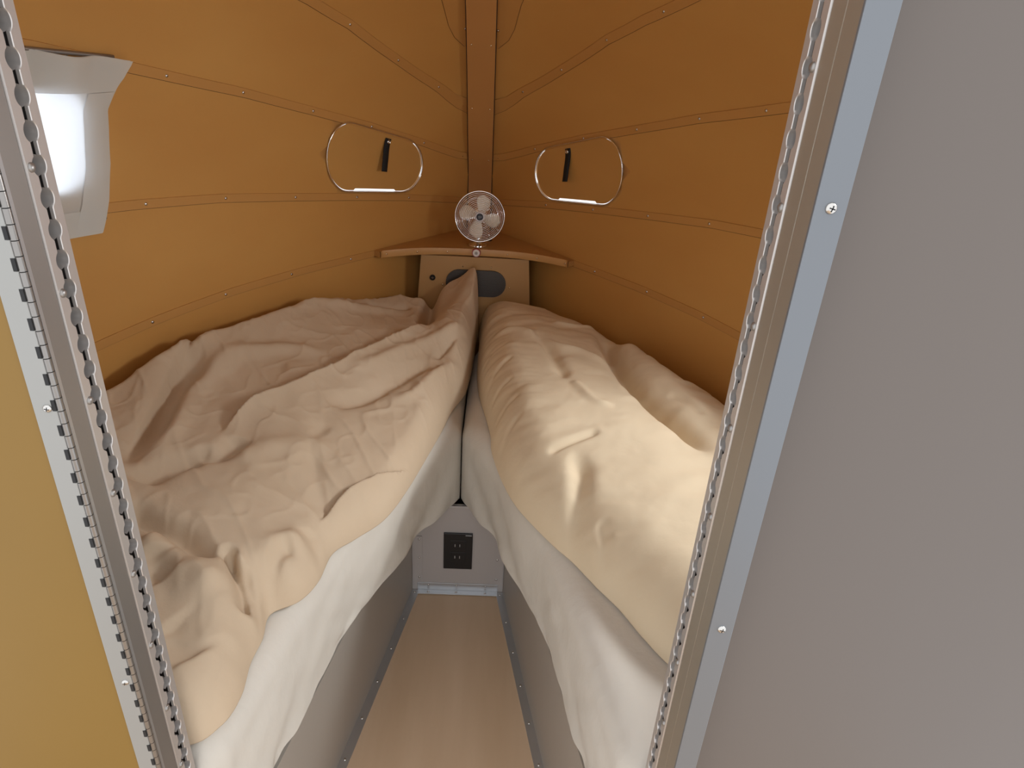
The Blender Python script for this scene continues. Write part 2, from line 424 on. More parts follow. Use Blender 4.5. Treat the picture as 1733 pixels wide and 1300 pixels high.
# ---------------------------------------------------------------- floor, bulkhead, cabin behind the camera
fl = MBu().add([(-0.95, -1.6, 0), (0.95, -1.6, 0), (0.95, 1.56, 0), (-0.95, 1.56, 0)], [(0, 1, 2, 3)])
fl.box((-0.95, -1.6, -0.03), (0.95, 2.5, -0.001))
tag(fl.obj('floor', MFLOOR, recalc=False), 'pale birch aisle floor', kind='structure')
wf = MBu()
wf.box((-0.98, 0.5445, 0), (-0.335, 0.598, 2.02)); wf.box((0.335, 0.560, 0), (0.98, 0.598, 2.02)); wf.box((-0.335, 0.545, 1.88), (0.333, 0.598, 2.02))
tag(wf.obj('wall_front', MGREY), 'grey laminate bulkhead around the doorway', kind='structure')

# jambs
PITCH = 0.02655; ZT = 1.448
ks = list(range(-16, 53))
for sd in (-1, 1):
    root = empty(trim_name(), (sd*0.307, 0.57, 0)); tag(root, ('left' if sd < 0 else 'right')+' aluminium door jamb with slotted track', kind='structure')
    x0 = 0.307; z0j, z1j = 0.0, 1.88
    def px(x): return sd*x
    # track lips with scalloped slot
    yc, r, hwid = 0.5835, 0.0088, 0.0042
    zs = np.arange(z0j, z1j, 0.0011)
    kk = np.round((ZT-zs)/PITCH); dz = zs-(ZT-kk*PITCH)
    g = np.maximum(hwid, np.sqrt(np.maximum(0, r*r-dz*dz)))
    b = MBu()
    for s_, ye in ((-1, 0.5665), (1, 0.6005)):
        P = []
        for z, gg in zip(zs, g):
            yi = yc+s_*gg
            P.append([(px(x0+0.002), ye, z), (px(x0), ye+(-s_)*0.0006, z), (px(x0), yi+s_*0.0006, z), (px(x0+0.0006), yi, z), (px(x0+0.0034), yi, z)])
        b.grid(P)
    tr = b.obj('slotted_track', MTRACK, root, recalc=False, auto=35)
    # channel behind the slot
    c = MBu(); yl, yr, xd = yc-0.0105, yc+0.0105, x0+0.0115
    prof = [(x0+0.0034, yl), (xd-0.002, yl), (xd, yl+0.002), (xd, yr-0.002), (xd-0.002, yr), (x0+0.0034, yr)]
    c.grid([[(px(x), y, z) for x, y in prof] for z in (z0j, z1j)])
    c.obj('track_channel', MCHAN, root, auto=35, recalc=False)
    # rounded bosses seen through each hole: the shoulder of the channel on the far side
    c = MBu()
    for k in ks:
        zc = ZT-k*PITCH
        if zc < 0.30 or zc > 1.62: continue
        P = []
        for i in range(9):
            a = -PI*0.5+PI*i/8
            ya = yc+0.0088*math.cos(a); za = zc+0.0088*math.sin(a)
            P.append([(px(x0+0.0032), ya, za), (px(x0+0.0075), yc+0.0083*math.cos(a), zc+0.0083*math.sin(a)), (px(x0+0.0112), yc+0.0083*math.cos(a), zc+0.0083*math.sin(a))])
        c.grid(P)
    c.obj('hole_sleeve', MTRACK, root, smooth=True, recalc=False)
    for i in range(12):
        z = 1.342-0.1065*i+0.1065*2
        if z < 0.35: continue
        screw(tr, (px(x0-0.0002), 0.5722, z), (-sd, 0, 0), 0.0042, MALUD)
    # jamb body
    MBu().box((min(px(x0+0.012), px(0.335)), 0.541, 0), (max(px(x0+0.012), px(0.335)), 0.600, z1j)).obj('jamb_core', MALUD, root)
    MBu().box((min(px(x0+0.001), px(x0+0.012)), 0.5405, 0), (max(px(x0+0.001), px(x0+0.012)), 0.5655, z1j)).obj('inner_strip', MALUD if sd < 0 else MTAN, root, bevel=0.001)
    if sd > 0:
        MBu().box((x0+0.004, 0.5385, 0), (0.333, 0.5405, z1j)).obj('gap_shade_strip', MDARK, root)  # solid black strip added for the shade inside the door gap
        MBu().box((x0+0.0005, 0.5145, 0), (x0+0.006, 0.5385, z1j)).obj('return_strip', MTAN, root)
        MBu().box((x0, 0.511, 0), (0.3315, 0.5145, z1j)).obj('face_plate', MTRIMR, root, bevel=0.0006)
        MBu().box((x0+0.006, 0.5145, 0), (0.329, 0.5385, z1j)).obj('plate_backing', MALUD, root)
        for z in (1.355, 0.927, 0.50): screw(root, (0.3195, 0.511, z), (0, -1, 0), 0.0047, MSTEEL, cross=True)

# ---------------------------------------------------------------- door folded back on the left
door = empty('door_1', (-0.307, 0.534, 0.02)); tag(door, 'open amber veneered door folded back on the left of the doorway', kind='structure')
HX, HYD = -0.3075, 0.5345
ang = math.radians(8); dv = Vector((-math.cos(ang), -math.sin(ang), 0)); nv = Vector((math.sin(ang), -math.cos(ang), 0))
def dpt(a, n, z): return Vector((HX, HYD, 0))+dv*a+nv*n+Vector((0, 0, z))
def dbox(a0, a1, n0, n1, z0, z1):
    b = MBu(); vs = [dpt(a, n, z) for z in (z0, z1) for a, n in ((a0, n0), (a1, n0), (a1, n1), (a0, n1))]
    return b.add(vs, [(0,3,2,1),(4,5,6,7),(0,1,5,4),(1,2,6,5),(2,3,7,6),(3,0,4,7)])
dbox(0.0235, 0.60, -0.0, 0.0, 0, 0)
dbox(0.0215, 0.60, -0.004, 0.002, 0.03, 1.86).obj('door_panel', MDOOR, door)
et = dbox(0.0035, 0.0220, -0.004, 0.0035, 0.03, 1.86).obj('edge_trim', MALUW, door, bevel=0.0006)
for z in (1.143, 0.798, 0.45, 1.49): screw(et, dpt(0.0105, 0.0035, z), nv, 0.0040, MSTEEL, cross=True)
hg = empty('piano_hinge', dpt(0, 0, 0.03)); hg.parent = door; hg.matrix_parent_inverse = door.matrix_world.inverted()
b = MBu(); bl = MBu(); kp = 0.0255/2
z = 0.03; i = 0
hx, hy = -0.3095, 0.5375
while z < 1.86:
    b.lathe((hx, hy-0.003, z+0.0004), (0, 0, 1), [(0.0034, 0), (0.0034, kp-0.0008)], 12)
    if i % 2: bl.box((hx-0.0042, hy-0.0076, z+0.001), (hx-0.0010, hy-0.003, z+kp-0.001))
    z += kp; i += 1
b.obj('hinge_knuckles', MHINGE, hg, auto=40)
bl.obj('leaf_notch', MDARK, hg)
MBu().box((hx-0.0022, hy-0.0045, 0.03), (hx+0.0022, hy-0.0015, 1.86)).obj('hinge_pin', MDARK, hg)
MBu().box((hx+0.0015, hy-0.001, 0.03), (hx+0.003, 0.5405, 1.86)).obj('hinge_leaf', MALU, hg)

# ---------------------------------------------------------------- bunk bases, kick panel
def xin(y): return 0.112+0.1755*(1.531-y)       # visible floor half width
for sd, side in ((-1, 'left'), (1, 'right')):
    root = empty('bunk_base', (sd*0.2, 1.1, 0))
    tag(root, 'grey metal bunk base panel under the %s mattress, riveted along the aisle floor' % side, 'bed base', 'bunk bases along the aisle')
    ys0, ys1 = 0.602, 1.529
    a0, a1 = xin(ys0)+0.021, xin(ys1)+0.021
    poly = [(sd*a0, ys0), (sd*a1, ys1), (sd*(a1+0.012), ys1), (sd*(a0+0.012), ys0)]
    MBu().prism(poly, 0.0012, 0.312).obj('side_panel', MBASE, root)
    f0, f1 = xin(ys0), xin(ys1)
    fl_ = MBu().prism([(sd*f0, ys0), (sd*f1, ys1), (sd*(a1+.001), ys1), (sd*(a0+.001), ys0)], 0.0002, 0.0022).obj('floor_flange', MALU, root)
    for k in range(9):
        y = 1.531-0.1055*k-0.012
        screw(fl_, (sd*(xin(y)+0.011), y, 0.0022), (0, 0, 1), 0.0036, MSTEEL)
    # plywood deck under the mattress
    deck = [(sd*(a0+0.013), ys0+0.002), (sd*(a1+0.013), ys1), (sd*0.002, ys1+0.030), (sd*0.002, 2.15)]
    for y in np.linspace(2.15, ys0+0.002, 14): deck.append((sd*(wy(y)-0.03), y))
    MBu().prism(deck, 0.3125, 0.3185).obj('bunk_deck', MBASE, root)
kick = empty('end_panel', (0, 1.531, 0)); tag(kick, 'low grey metal panel closing the far end of the aisle', 'panel')
MBu().box((-0.133, 1.531, 0.0012), (0.133, 1.536, 0.3115)).obj('panel_sheet', MKICK, kick)
fa = MBu().box((-0.118, 1.5115, 0.0024), (0.118, 1.531, 0.0044)).box((-0.118, 1.5285, 0.0044), (0.118, 1.531, 0.030)).obj('bottom_angle', MALU, kick, bevel=0.0008)
for x in (-0.086, -0.004, 0.081): screw(fa, (x, 1.520, 0.0044), (0, 0, 1), 0.0036); screw(fa, (x, 1.5285, 0.022), (0, -1, 0), 0.0030)
for sx in (-1, 1):
    o = MBu().box((min(sx*0.104, sx*0.1305), 1.5285, 0.031), (max(sx*0.104, sx*0.1305), 1.531, 0.20)).obj('side_angle', MALU if sx else MKICK, kick)
    o.data.materials[0] = MKICK
    for z in (0.051, 0.124, 0.19): screw(o, (sx*0.112, 1.5285, z), (0, -1, 0), 0.0036)
MBu().box((-0.03, 1.526, 0.3055), (0.03, 1.531, 0.3115)).obj('top_lip', MALU, kick)
# outlet
out = empty('wall_outlet', (-0.001, 1.531, 0.089)); tag(out, 'black double socket plate on the grey panel at the end of the aisle', 'outlet')
pl_ = MBu().box((-0.0425, 1.5255, 0.0885), (0.0395, 1.531, 0.2165)).obj('face_plate', MBLACK, out, bevel=0.0012)
for z in (0.133, 0.175):
    sk = MBu().box((-0.0235, 1.5247, z-0.017), (0.0205, 1.5255, z+0.017)).obj('socket', MBLACK, out, bevel=0.0004)
    sl = MBu()
    for x in (-0.010, 0.0035): sl.box((x-0.0011, 1.5243, z-0.0045), (x+0.0011, 1.5247, z+0.0045))
    sl.obj('slot', MGRY, sk)
mk = MBu()
for i, (a, w_) in enumerate(((0, .0022), (.003, .002), (.0058, .0018), (.0084, .0022), (.0114, .002), (.0142, .0024))):
    mk.box((0.0195+a, 1.5251, 0.2095), (0.0195+a+w_, 1.5255, 0.2125))
mk.obj('maker_mark', MMARK, out)

# ---------------------------------------------------------------- numeric tools for cloth
def vnoise(x, y, seed=0):
    xi = np.floor(x).astype(np.int64); yi = np.floor(y).astype(np.int64); fx = x-xi; fy = y-yi
    def h(a, b):
        n = (a*374761393+b*668265263+seed*982451653) & 0x7fffffff
        n = ((n ^ (n >> 13))*1274126177) & 0x7fffffff
        return ((n ^ (n >> 16)) & 0xffff)/65535.0
    u = fx*fx*(3-2*fx); v = fy*fy*(3-2*fy)
    return (h(xi, yi)*(1-u)+h(xi+1, yi)*u)*(1-v)+(h(xi, yi+1)*(1-u)+h(xi+1, yi+1)*u)*v-0.5
def catmull(pts, n=6, closed=False):
    pts = [np.array(p, float) for p in pts]; m = len(pts); out = []
    for i in range(m if closed else m-1):
        p0 = pts[(i-1) % m] if closed else pts[max(i-1, 0)]; p1 = pts[i]; p2 = pts[(i+1) % m]; p3 = pts[(i+2) % m] if closed else pts[min(i+2, m-1)]
        for k in range(n):
            t = k/n
            out.append(0.5*((2*p1)+(-p0+p2)*t+(2*p0-5*p1+4*p2-p3)*t*t+(-p0+3*p1-3*p2+p3)*t**3))
    if not closed: out.append(pts[-1])
    return np.array(out)
def polydist(X, Y, P, closed=False):
    """unsigned distance, signed side, normalised arc parameter"""
    A = P; Bp = np.roll(P, -1, 0) if closed else P[1:]
    if not closed: A = P[:-1]
    seg = np.linalg.norm(Bp-A, axis=1); cum = np.concatenate([[0], np.cumsum(seg)]); tot = cum[-1]
    best = np.full(X.shape, 1e9); side = np.zeros(X.shape); par = np.zeros(X.shape)
    for i in range(len(A)):
        a = A[i]; d = Bp[i]-a; L = seg[i]
        if L < 1e-9: continue
        t = np.clip(((X-a[0])*d[0]+(Y-a[1])*d[1])/(L*L), 0, 1)
        qx = a[0]+t*d[0]; qy = a[1]+t*d[1]; D = np.hypot(X-qx, Y-qy)
        m = D < best
        best = np.where(m, D, best); side = np.where(m, np.sign(d[0]*(Y-a[1])-d[1]*(X-a[0])), side); par = np.where(m, (cum[i]+t*L)/tot, par)
    return best, side, par
def inside(X, Y, P):
    r = np.zeros(X.shape, bool); n = len(P); j = n-1
    for i in range(n):
        c = ((P[i, 1] > Y) != (P[j, 1] > Y)) & (X < (P[j, 0]-P[i, 0])*(Y-P[i, 1])/(P[j, 1]-P[i, 1]+1e-15)+P[i, 0])
        r ^= c; j = i
    return r
def resample(P, step):
    seg = np.linalg.norm(np.roll(P, -1, 0)-P, axis=1); cum = np.r_[0, np.cumsum(seg)]; N = int(cum[-1]/step)
    t = np.linspace(0, cum[-1], N, endpoint=False); Pc = np.r_[P, P[:1]]
    return np.c_[np.interp(t, cum, Pc[:, 0]), np.interp(t, cum, Pc[:, 1])], t
def plan_mesh(P, cell):
    """triangulated plan of the closed outline P: boundary ring, finer rings near it, a grid inside"""
    from mathutils.geometry import delaunay_2d_cdt
    Q, _ = resample(P, cell); NB = len(Q)
    tn = np.roll(Q, -2, 0)-np.roll(Q, 2, 0); tn /= np.linalg.norm(tn, axis=1)[:, None]+1e-12
    nr = np.c_[-tn[:, 1], tn[:, 0]]
    pr = Q+nr*0.001
    if inside(pr[:, 0], pr[:, 1], Q).mean() < 0.5: nr = -nr
    pts = [Q]
    for off in (0.0006, 0.0022, 0.0048, 0.0085):
        R = Q+nr*off; ins = inside(R[:, 0], R[:, 1], Q); d, _, _ = polydist(R[:, 0], R[:, 1], Q, True)
        pts.append(R[ins & (d > off*0.93)])
    x0, y0 = P.min(0); x1, y1 = P.max(0)
    X, Y = np.meshgrid(np.arange(x0, x1, cell), np.arange(y0, y1, cell), indexing='ij'); Y = Y+(np.arange(X.shape[0])[:, None] % 2)*cell*0.5
    X = X.ravel(); Y = Y.ravel(); ins = inside(X, Y, Q); d, _, _ = polydist(X, Y, Q, True); k = ins & (d > 0.0085+cell*0.6)
    pts.append(np.c_[X[k], Y[k]]); A = np.concatenate(pts)
    res = delaunay_2d_cdt([Vector((float(a), float(b))) for a, b in A], [], [list(range(NB))], 1, 1e-7, True)
    V = np.array([(v.x, v.y) for v in res[0]]); orig = res[3]
    order = np.array([o[0] if len(o) else -1 for o in orig])
    # keep input order for the boundary
    inv = {int(o): i for i, o in enumerate(order)}; bidx = [inv[i] for i in range(NB)]
    rest = [i for i in range(len(V)) if i not in set(bidx)]; perm = bidx+rest; back = np.empty(len(V), int); back[perm] = np.arange(len(V))
    T = [tuple(back[list(f)]) for f in res[2]]; V = V[perm]
    TA = np.array(T); ce = V[TA].mean(axis=1); din, _, _ = polydist(ce[:, 0], ce[:, 1], Q, True)
    ok = inside(ce[:, 0], ce[:, 1], Q) & (din > 1e-5); T = [t for t, k in zip(T, ok) if k]
    D, _, _ = polydist(V[:, 0], V[:, 1], Q, True); D[:NB] = 0
    return V[:, 0], V[:, 1], D, T, NB
def tps(ctrl):
    C_ = np.array(ctrl, float); n = len(C_)
    def U(r2): return np.where(r2 > 0, r2*np.log(r2+1e-12), 0)
    d2 = (C_[:, None, 0]-C_[None, :, 0])**2+(C_[:, None, 1]-C_[None, :, 1])**2
    K = U(d2)+np.eye(n)*0.002; Pm = np.c_[np.ones(n), C_[:, :2]]
    A = np.block([[K, Pm], [Pm.T, np.zeros((3, 3))]]); w = np.linalg.solve(A, np.r_[C_[:, 2], 0, 0, 0])
    def f(X, Y):
        Z = w[n]+w[n+1]*X+w[n+2]*Y
        for i in range(n): Z = Z+w[i]*U((X-C_[i, 0])**2+(Y-C_[i, 1])**2)
        return Z
    return f
def sm(t): t = np.clip(t, 0, 1); return t*t*(3-2*t)
def cloth(name, outline, ctrl, creases, zb, rim, cell, m, rimfun=None, wrk=None, gain=1.0):
    P = catmull(outline, 8, closed=True)
    X, Y, D, TRI, NB = plan_mesh(P, cell)
    f = tps(ctrl); Zt = f(X, Y)
    for (kind, pts, zz, w_, amp) in creases:
        Q = catmull([onz(p, zz)[:2] for p in pts], 6)
        d, s, t = polydist(X, Y, Q)
        end = sm(t/0.18)*sm((1-t)/0.18)
        wq = w_; amp = amp*gain
        if kind == 'v': Zt = Zt-amp*np.exp(-(d/wq)**2)*end
        elif kind == 'r': Zt = Zt+amp*np.exp(-(d/wq)**2)*end
        elif kind == 'tuck':   # sharp lip: high on the right hand of the line, dropping steeply to the left
            up = np.where(s < 0, np.exp(-d/(wq*2.2))*sm(d/(wq*0.22)), -0.55*np.exp(-(d/wq)))
            Zt = Zt+amp*up*end
        elif kind == 'tuckl':
            up = np.where(s > 0, np.exp(-d/(wq*2.2))*sm(d/(wq*0.22)), -0.55*np.exp(-(d/wq)))
            Zt = Zt+amp*up*end
    if wrk is not None: Zt = Zt+wrk(X, Y, D)
    R = rimfun(X, Y) if rimfun is not None else rim
    tt = np.clip(D/R, 0, 1); pr = np.sqrt(np.clip(1-(1-tt)**2, 0, 1))
    Z = zb+np.maximum(Zt-zb, 0.006)*pr
    n = len(X); V = np.c_[X, Y, Z]; Vb = V.copy(); Vb[:, 2] = zb-0.0015
    remap = np.arange(n)+n
    me = bpy.data.meshes.new(name)
    skirt = [(i, (i+1) % NB, (i+1) % NB+n, i+n) for i in range(NB)]
    fs = [tuple(map(int, t)) for t in TRI]+[tuple(int(remap[i]) for i in t[::-1]) for t in TRI]+skirt
    me.from_pydata(np.r_[V, Vb].tolist(), [], fs)
    bmm = bmesh.new(); bmm.from_mesh(me); bmesh.ops.recalc_face_normals(bmm, faces=bmm.faces); bmm.to_mesh(me); bmm.free()
    me.materials.append(m); me.polygons.foreach_set('use_smooth', [True]*len(me.polygons))
    o = bpy.data.objects.new(name, me); COL.objects.link(o); return o

# ---------------------------------------------------------------- mattresses
INNER = [(0.0022, 2.02), (0.0022, 1.80), (0.0022, 1.62), (0.004, 1.548), (0.04, 1.475), (0.092, 1.375), (0.145, 1.215), (0.195, 1.09), (0.232, 0.93), (0.26, 0.77), (0.282, 0.64)]
def mattress(sd, label):
    pts = list(INNER)
    outer = [(0.30, 0.608), (0.5, 0.606), (0.8, 0.606), (wy(0.66)-0.04, 0.64)]+[(wy(y)-0.035, y) for y in (0.8, 1.0, 1.2, 1.4, 1.6, 1.8, 2.0, 2.1)]+[(0.16, 2.13), (0.03, 2.13)]
    P = catmull(pts, 6); P = np.r_[P, catmull(outer, 6)]
    X, Y, D, TRI, NB = plan_mesh(P, 0.009)
    rim = 0.05; zr = 0.505
    Z = zr+(0.561-zr)*np.sqrt(np.clip(1-(1-np.clip(D/rim, 0, 1))**2.2, 0, 1))
    Z = Z+vnoise(X*13+Y*3, Y*9, 31)*0.006*np.clip(D/rim, 0, 1)
    Q = np.c_[X[:NB], Y[:NB]]; t = np.r_[0, np.cumsum(np.linalg.norm(Q[1:]-Q[:-1], axis=1))]
    tan = np.roll(Q, -2, 0)-np.roll(Q, 2, 0); tan /= np.linalg.norm(tan, axis=1)[:, None]
    nrm = np.c_[-tan[:, 1], tan[:, 0]]; cen = np.array([0.45, 1.2])
    if np.mean(np.sum(nrm*(cen-Q), axis=1)) < 0: nrm = -nrm
    for _ in range(4): nrm = (np.roll(nrm, 1, 0)+nrm*2+np.roll(nrm, -1, 0)); nrm /= np.linalg.norm(nrm, axis=1)[:, None]
    aisle = sm((1.55-Q[:, 1])/0.1)*(Q[:, 0] < 0.30)*sm((Q[:, 1]-0.61)/0.05)
    verts = np.c_[X, Y, Z].tolist(); fs = [tuple(map(int, f)) for f in TRI]; prev = list(range(NB))
    zl = (0.495, 0.48, 0.46, 0.44, 0.42, 0.40, 0.38, 0.36, 0.345, 0.332, 0.322)
    for i, z in enumerate(zl):
        w1 = vnoise(t*11+z*14, z*6+np.zeros(NB), 3)*0.014+vnoise(t*30-z*26, z*14+np.zeros(NB), 5)*0.007
        off = -w1*aisle*min(1, (i+1)/3.0)
        zz = z+((vnoise(t*9, np.zeros(NB), 8)+0.5)*0.014*aisle if i >= len(zl)-2 else np.zeros(NB))
        base = len(verts)
        for k in range(NB): verts.append([max(0.0015, Q[k, 0]+nrm[k, 0]*off[k]), Q[k, 1]+nrm[k, 1]*off[k], float(zz[k])])
        cur_ = list(range(base, base+NB))
        fs += [(prev[k], prev[(k+1) % NB], cur_[(k+1) % NB], cur_[k]) for k in range(NB)]; prev = cur_
    fs.append(tuple(prev))
    b = MBu().add([(sd*v[0], v[1], v[2]) for v in verts], fs)
    o = b.obj('mattress', MSHEET, auto=60)
    return tag(o, label, 'mattress', 'mattresses of the V shaped bed')
mattress(-1, 'left mattress in white fitted sheet, beneath the tan linen duvet')
mattress(1, 'right mattress in white fitted sheet, beneath the cream duvet')

# ---------------------------------------------------------------- duvets
def outer_edge(ylist, off): return [(wy(y)-off, y) for y in ylist]
outL = [(0.012, 2.172), (0.016, 2.05), (0.014, 1.93), (0.008, 1.80), (-0.002, 1.70), (-0.030, 1.60), (-0.047, 1.50), (-0.070, 1.385), (-0.102, 1.235), (-0.135, 1.13),
        (-0.182, 1.065), (-0.216, 1.02), (-0.224, 0.945), (-0.245, 0.895), (-0.285, 0.862), (-0.281, 0.81), (-0.284, 0.76), (-0.278, 0.70), (-0.29, 0.650), (-0.335, 0.617), (-0.5, 0.612), (-0.75, 0.62)]
outL += [(-x, y) for x, y in outer_edge((0.72, 0.9, 1.1, 1.3, 1.45, 1.6, 1.75, 1.9, 2.02, 2.1), 0.030)]+[(-0.255, 2.165), (-0.19, 2.165), (-0.08, 2.178)]
ctrlL = [(-.80, 1.20, .755), (-.755, 1.36, .775), (-.66, 1.55, .825), (-.535, 1.77, .80), (-.40, 1.95, .755), (-.27, 2.10, .71), (-.19, 2.12, .69), (-.135, 2.08, .685),
         (-.09, 2.11, .725), (-.055, 2.13, .745), (0.008, 2.14, .785), (-.02, 2.0, .735), (-.05, 1.85, .72), (-.17, 1.9, .69), (-.10, 1.6, .685), (-.04, 1.7, .68), (-.14, 1.4, .665), (-.2, 1.2, .655),
         (-.25, 1.05, .64), (-.3, 1.6, .715), (-.32, 1.35, .70), (-.45, 1.15, .715), (-.37, 1.0, .70), (-.33, .85, .675), (-.35, .72, .665), (-.5, .75, .70), (-.65, .8, .72), (-.6, 1.4, .735), (-.5, 1.6, .735), (-.62, 1.1, .73), (-.8, .9, .75)]
Z1 = 0.70
crL = [
 ('tuck', [(372, 748), (392, 724), (420, 703), (455, 688), (522, 658), (601, 617), (676, 578), (735, 545)], Z1, 0.020, 0.026),
 ('v', [(330, 770), (352, 780), (385, 770), (410, 745)], Z1, 0.022, 0.016),
 ('tuckl', [(218, 780), (240, 752), (272, 700), (308, 652), (344, 614), (379, 590), (396, 570)], Z1, 0.030, 0.012),
 ('v', [(205, 815), (250, 762), (285, 705), (320, 655), (352, 625)], Z1, 0.030, 0.022),
 ('r', [(225, 800), (268, 768), (300, 735), (318, 690), (340, 660)], Z1, 0.022, 0.012),
 ('v', [(232, 838), (262, 818), (300, 798), (345, 782)], Z1, 0.026, 0.022),
 ('v', [(735, 600), (690, 622), (640, 650), (590, 672), (545, 682)], Z1, 0.024, 0.015),
 ('r', [(800, 560), (740, 575), (690, 595), (640, 618), (590, 640)], Z1, 0.020, 0.010),
 ('r', [(790, 590), (740, 620), (700, 650), (655, 665)], Z1, 0.016, 0.008),
 ('v', [(795, 560), (760, 580), (735, 600)], Z1, 0.010, 0.008),
 ('tuck', [(530, 885), (545, 868), (577, 842), (630, 811), (676, 783), (715, 748), (750, 716)], 0.64, 0.018, 0.009),
 ('v', [(560, 930), (580, 905), (610, 885), (640, 860)], 0.62, 0.012, 0.010),
 ('v', [(520, 890), (530, 905), (548, 925)], 0.64, 0.012, 0.010),
 ('v', [(205, 885), (250, 900), (300, 914), (335, 932), (372, 945)], 0.69, 0.020, 0.024),
 ('r', [(240, 930), (290, 950), (340, 965), (375, 990)], 0.69, 0.035, 0.012),
 ('v', [(378, 935), (392, 950), (404, 975), (412, 1010)], 0.67, 0.010, 0.034),
 ('r', [(395, 935), (408, 955), (418, 985), (430, 1018)], 0.67, 0.008, 0.012),
 ('v', [(410, 955), (420, 980), (433, 1010), (441, 1040)], 0.66, 0.008, 0.022),
 ('v', [(500, 920), (470, 945), (455, 975), (452, 1005)], 0.64, 0.014, 0.020),
 ('r', [(520, 900), (490, 915), (470, 930), (440, 965)], 0.65, 0.018, 0.010),
 ('v', [(500, 1000), (475, 1005), (450, 1022)], 0.60, 0.008, 0.008),
 ('v', [(262, 950), (268, 965), (285, 985)], 0.69, 0.022, 0.010),
 ('v', [(275, 1040), (300, 1058), (325, 1080)], 0.69, 0.034, 0.009),
 ('r', [(270, 1000), (330, 985), (380, 1010), (400, 1060)], 0.68, 0.030, 0.008),
 ('v', [(735, 488), (728, 510), (722, 535), (712, 560)], Z1, 0.022, 0.040),
 ('r', [(818, 470), (790, 492), (762, 520), (748, 560)], 0.74, 0.035, 0.010),
 ('v', [(700, 500), (660, 505), (620, 515)], 0.72, 0.014, 0.008),
 ('r', [(700, 515), (640, 528), (560, 545), (480, 556), (400, 560)], Z1, 0.020, 0.009),
 ('r', [(300, 560), (330, 570), (370, 575)], 0.74, 0.020, 0.010),
 ('v', [(265, 600), (290, 592), (320, 590)], 0.74, 0.018, 0.010),
 ('r', [(560, 610), (500, 605), (440, 615), (380, 640), (330, 690)], Z1, 0.022, 0.010),
 ('v', [(560, 700), (530, 730), (535, 790), (555, 830)], Z1, 0.018, 0.005),
 ('r', [(400, 790), (440, 760), (500, 745), (560, 735)], Z1, 0.030, 0.007),
]
def wrkL(X, Y, D):
    a = vnoise(X*9+Y*5, Y*4-X*3, 11)*0.012+vnoise(X*26+Y*9, Y*16-X*8, 12)*0.0045
    rd = 1-np.abs(vnoise(X*17+Y*12, Y*7-X*4, 13))*4
    rd2 = 1-np.abs(vnoise(X*30+Y*8, Y*15-X*14, 15))*5
    return a+np.clip(rd, 0, 1)**3*0.0032+np.clip(rd2, 0, 1)**2*0.0018+vnoise(X*70, Y*55, 14)*0.0012
dl = cloth('duvet', outL, ctrlL, crL, 0.5665, 0.055, 0.0037, MDUVL, wrk=wrkL, gain=1.45,
           rimfun=lambda X, Y: np.where(X > -0.3, 0.045, 0.05)+0.02*sm((1.1-Y)/0.2)-0.027*sm((Y-1.95)/0.1)*sm((X+0.12)/0.05))
tag(dl, 'rumpled tan linen duvet on the left mattress, its corner twisted up against the speaker', 'duvet')
outR = [(0.026, 2.172), (0.027, 2.05), (0.026, 1.93), (0.030, 1.80), (0.042, 1.68), (0.062, 1.57), (0.076, 1.48), (0.080, 1.41), (0.102, 1.30), (0.132, 1.205), (0.168, 1.135),
        (0.212, 1.065), (0.245, 1.02), (0.283, 0.955), (0.318, 0.90), (0.350, 0.835), (0.388, 0.775), (0.46, 0.71), (0.6, 0.65), (0.8, 0.63)]
outR += outer_edge((0.72, 0.9, 1.1, 1.3, 1.45, 1.6, 1.75, 1.9, 2.02, 2.1), 0.035)+[(0.26, 2.165), (0.19, 2.165), (0.08, 2.176)]
ctrlR = [(.8, 1.2, .70), (.74, 1.36, .70), (.64, 1.55, .705), (.515, 1.77, .70), (.38, 1.95, .695), (.27, 2.08, .695), (.15, 2.13, .71), (.05, 2.13, .715), (.08, 2.0, .72), (.06, 1.85, .70),
         (.10, 1.7, .71), (.2, 1.8, .73), (.15, 1.5, .715), (.3, 1.6, .725), (.22, 1.35, .72), (.35, 1.35, .73), (.25, 1.2, .70), (.38, 1.15, .725), (.3, 1.07, .69), (.45, 1.0, .715), (.4, .92, .69), (.5, .85, .70), (.7, .9, .70), (.65, 1.1, .71), (.6, 1.4, .71), (.47, 1.6, .705), (.33, 1.9, .71), (.18, 1.95, .725)]
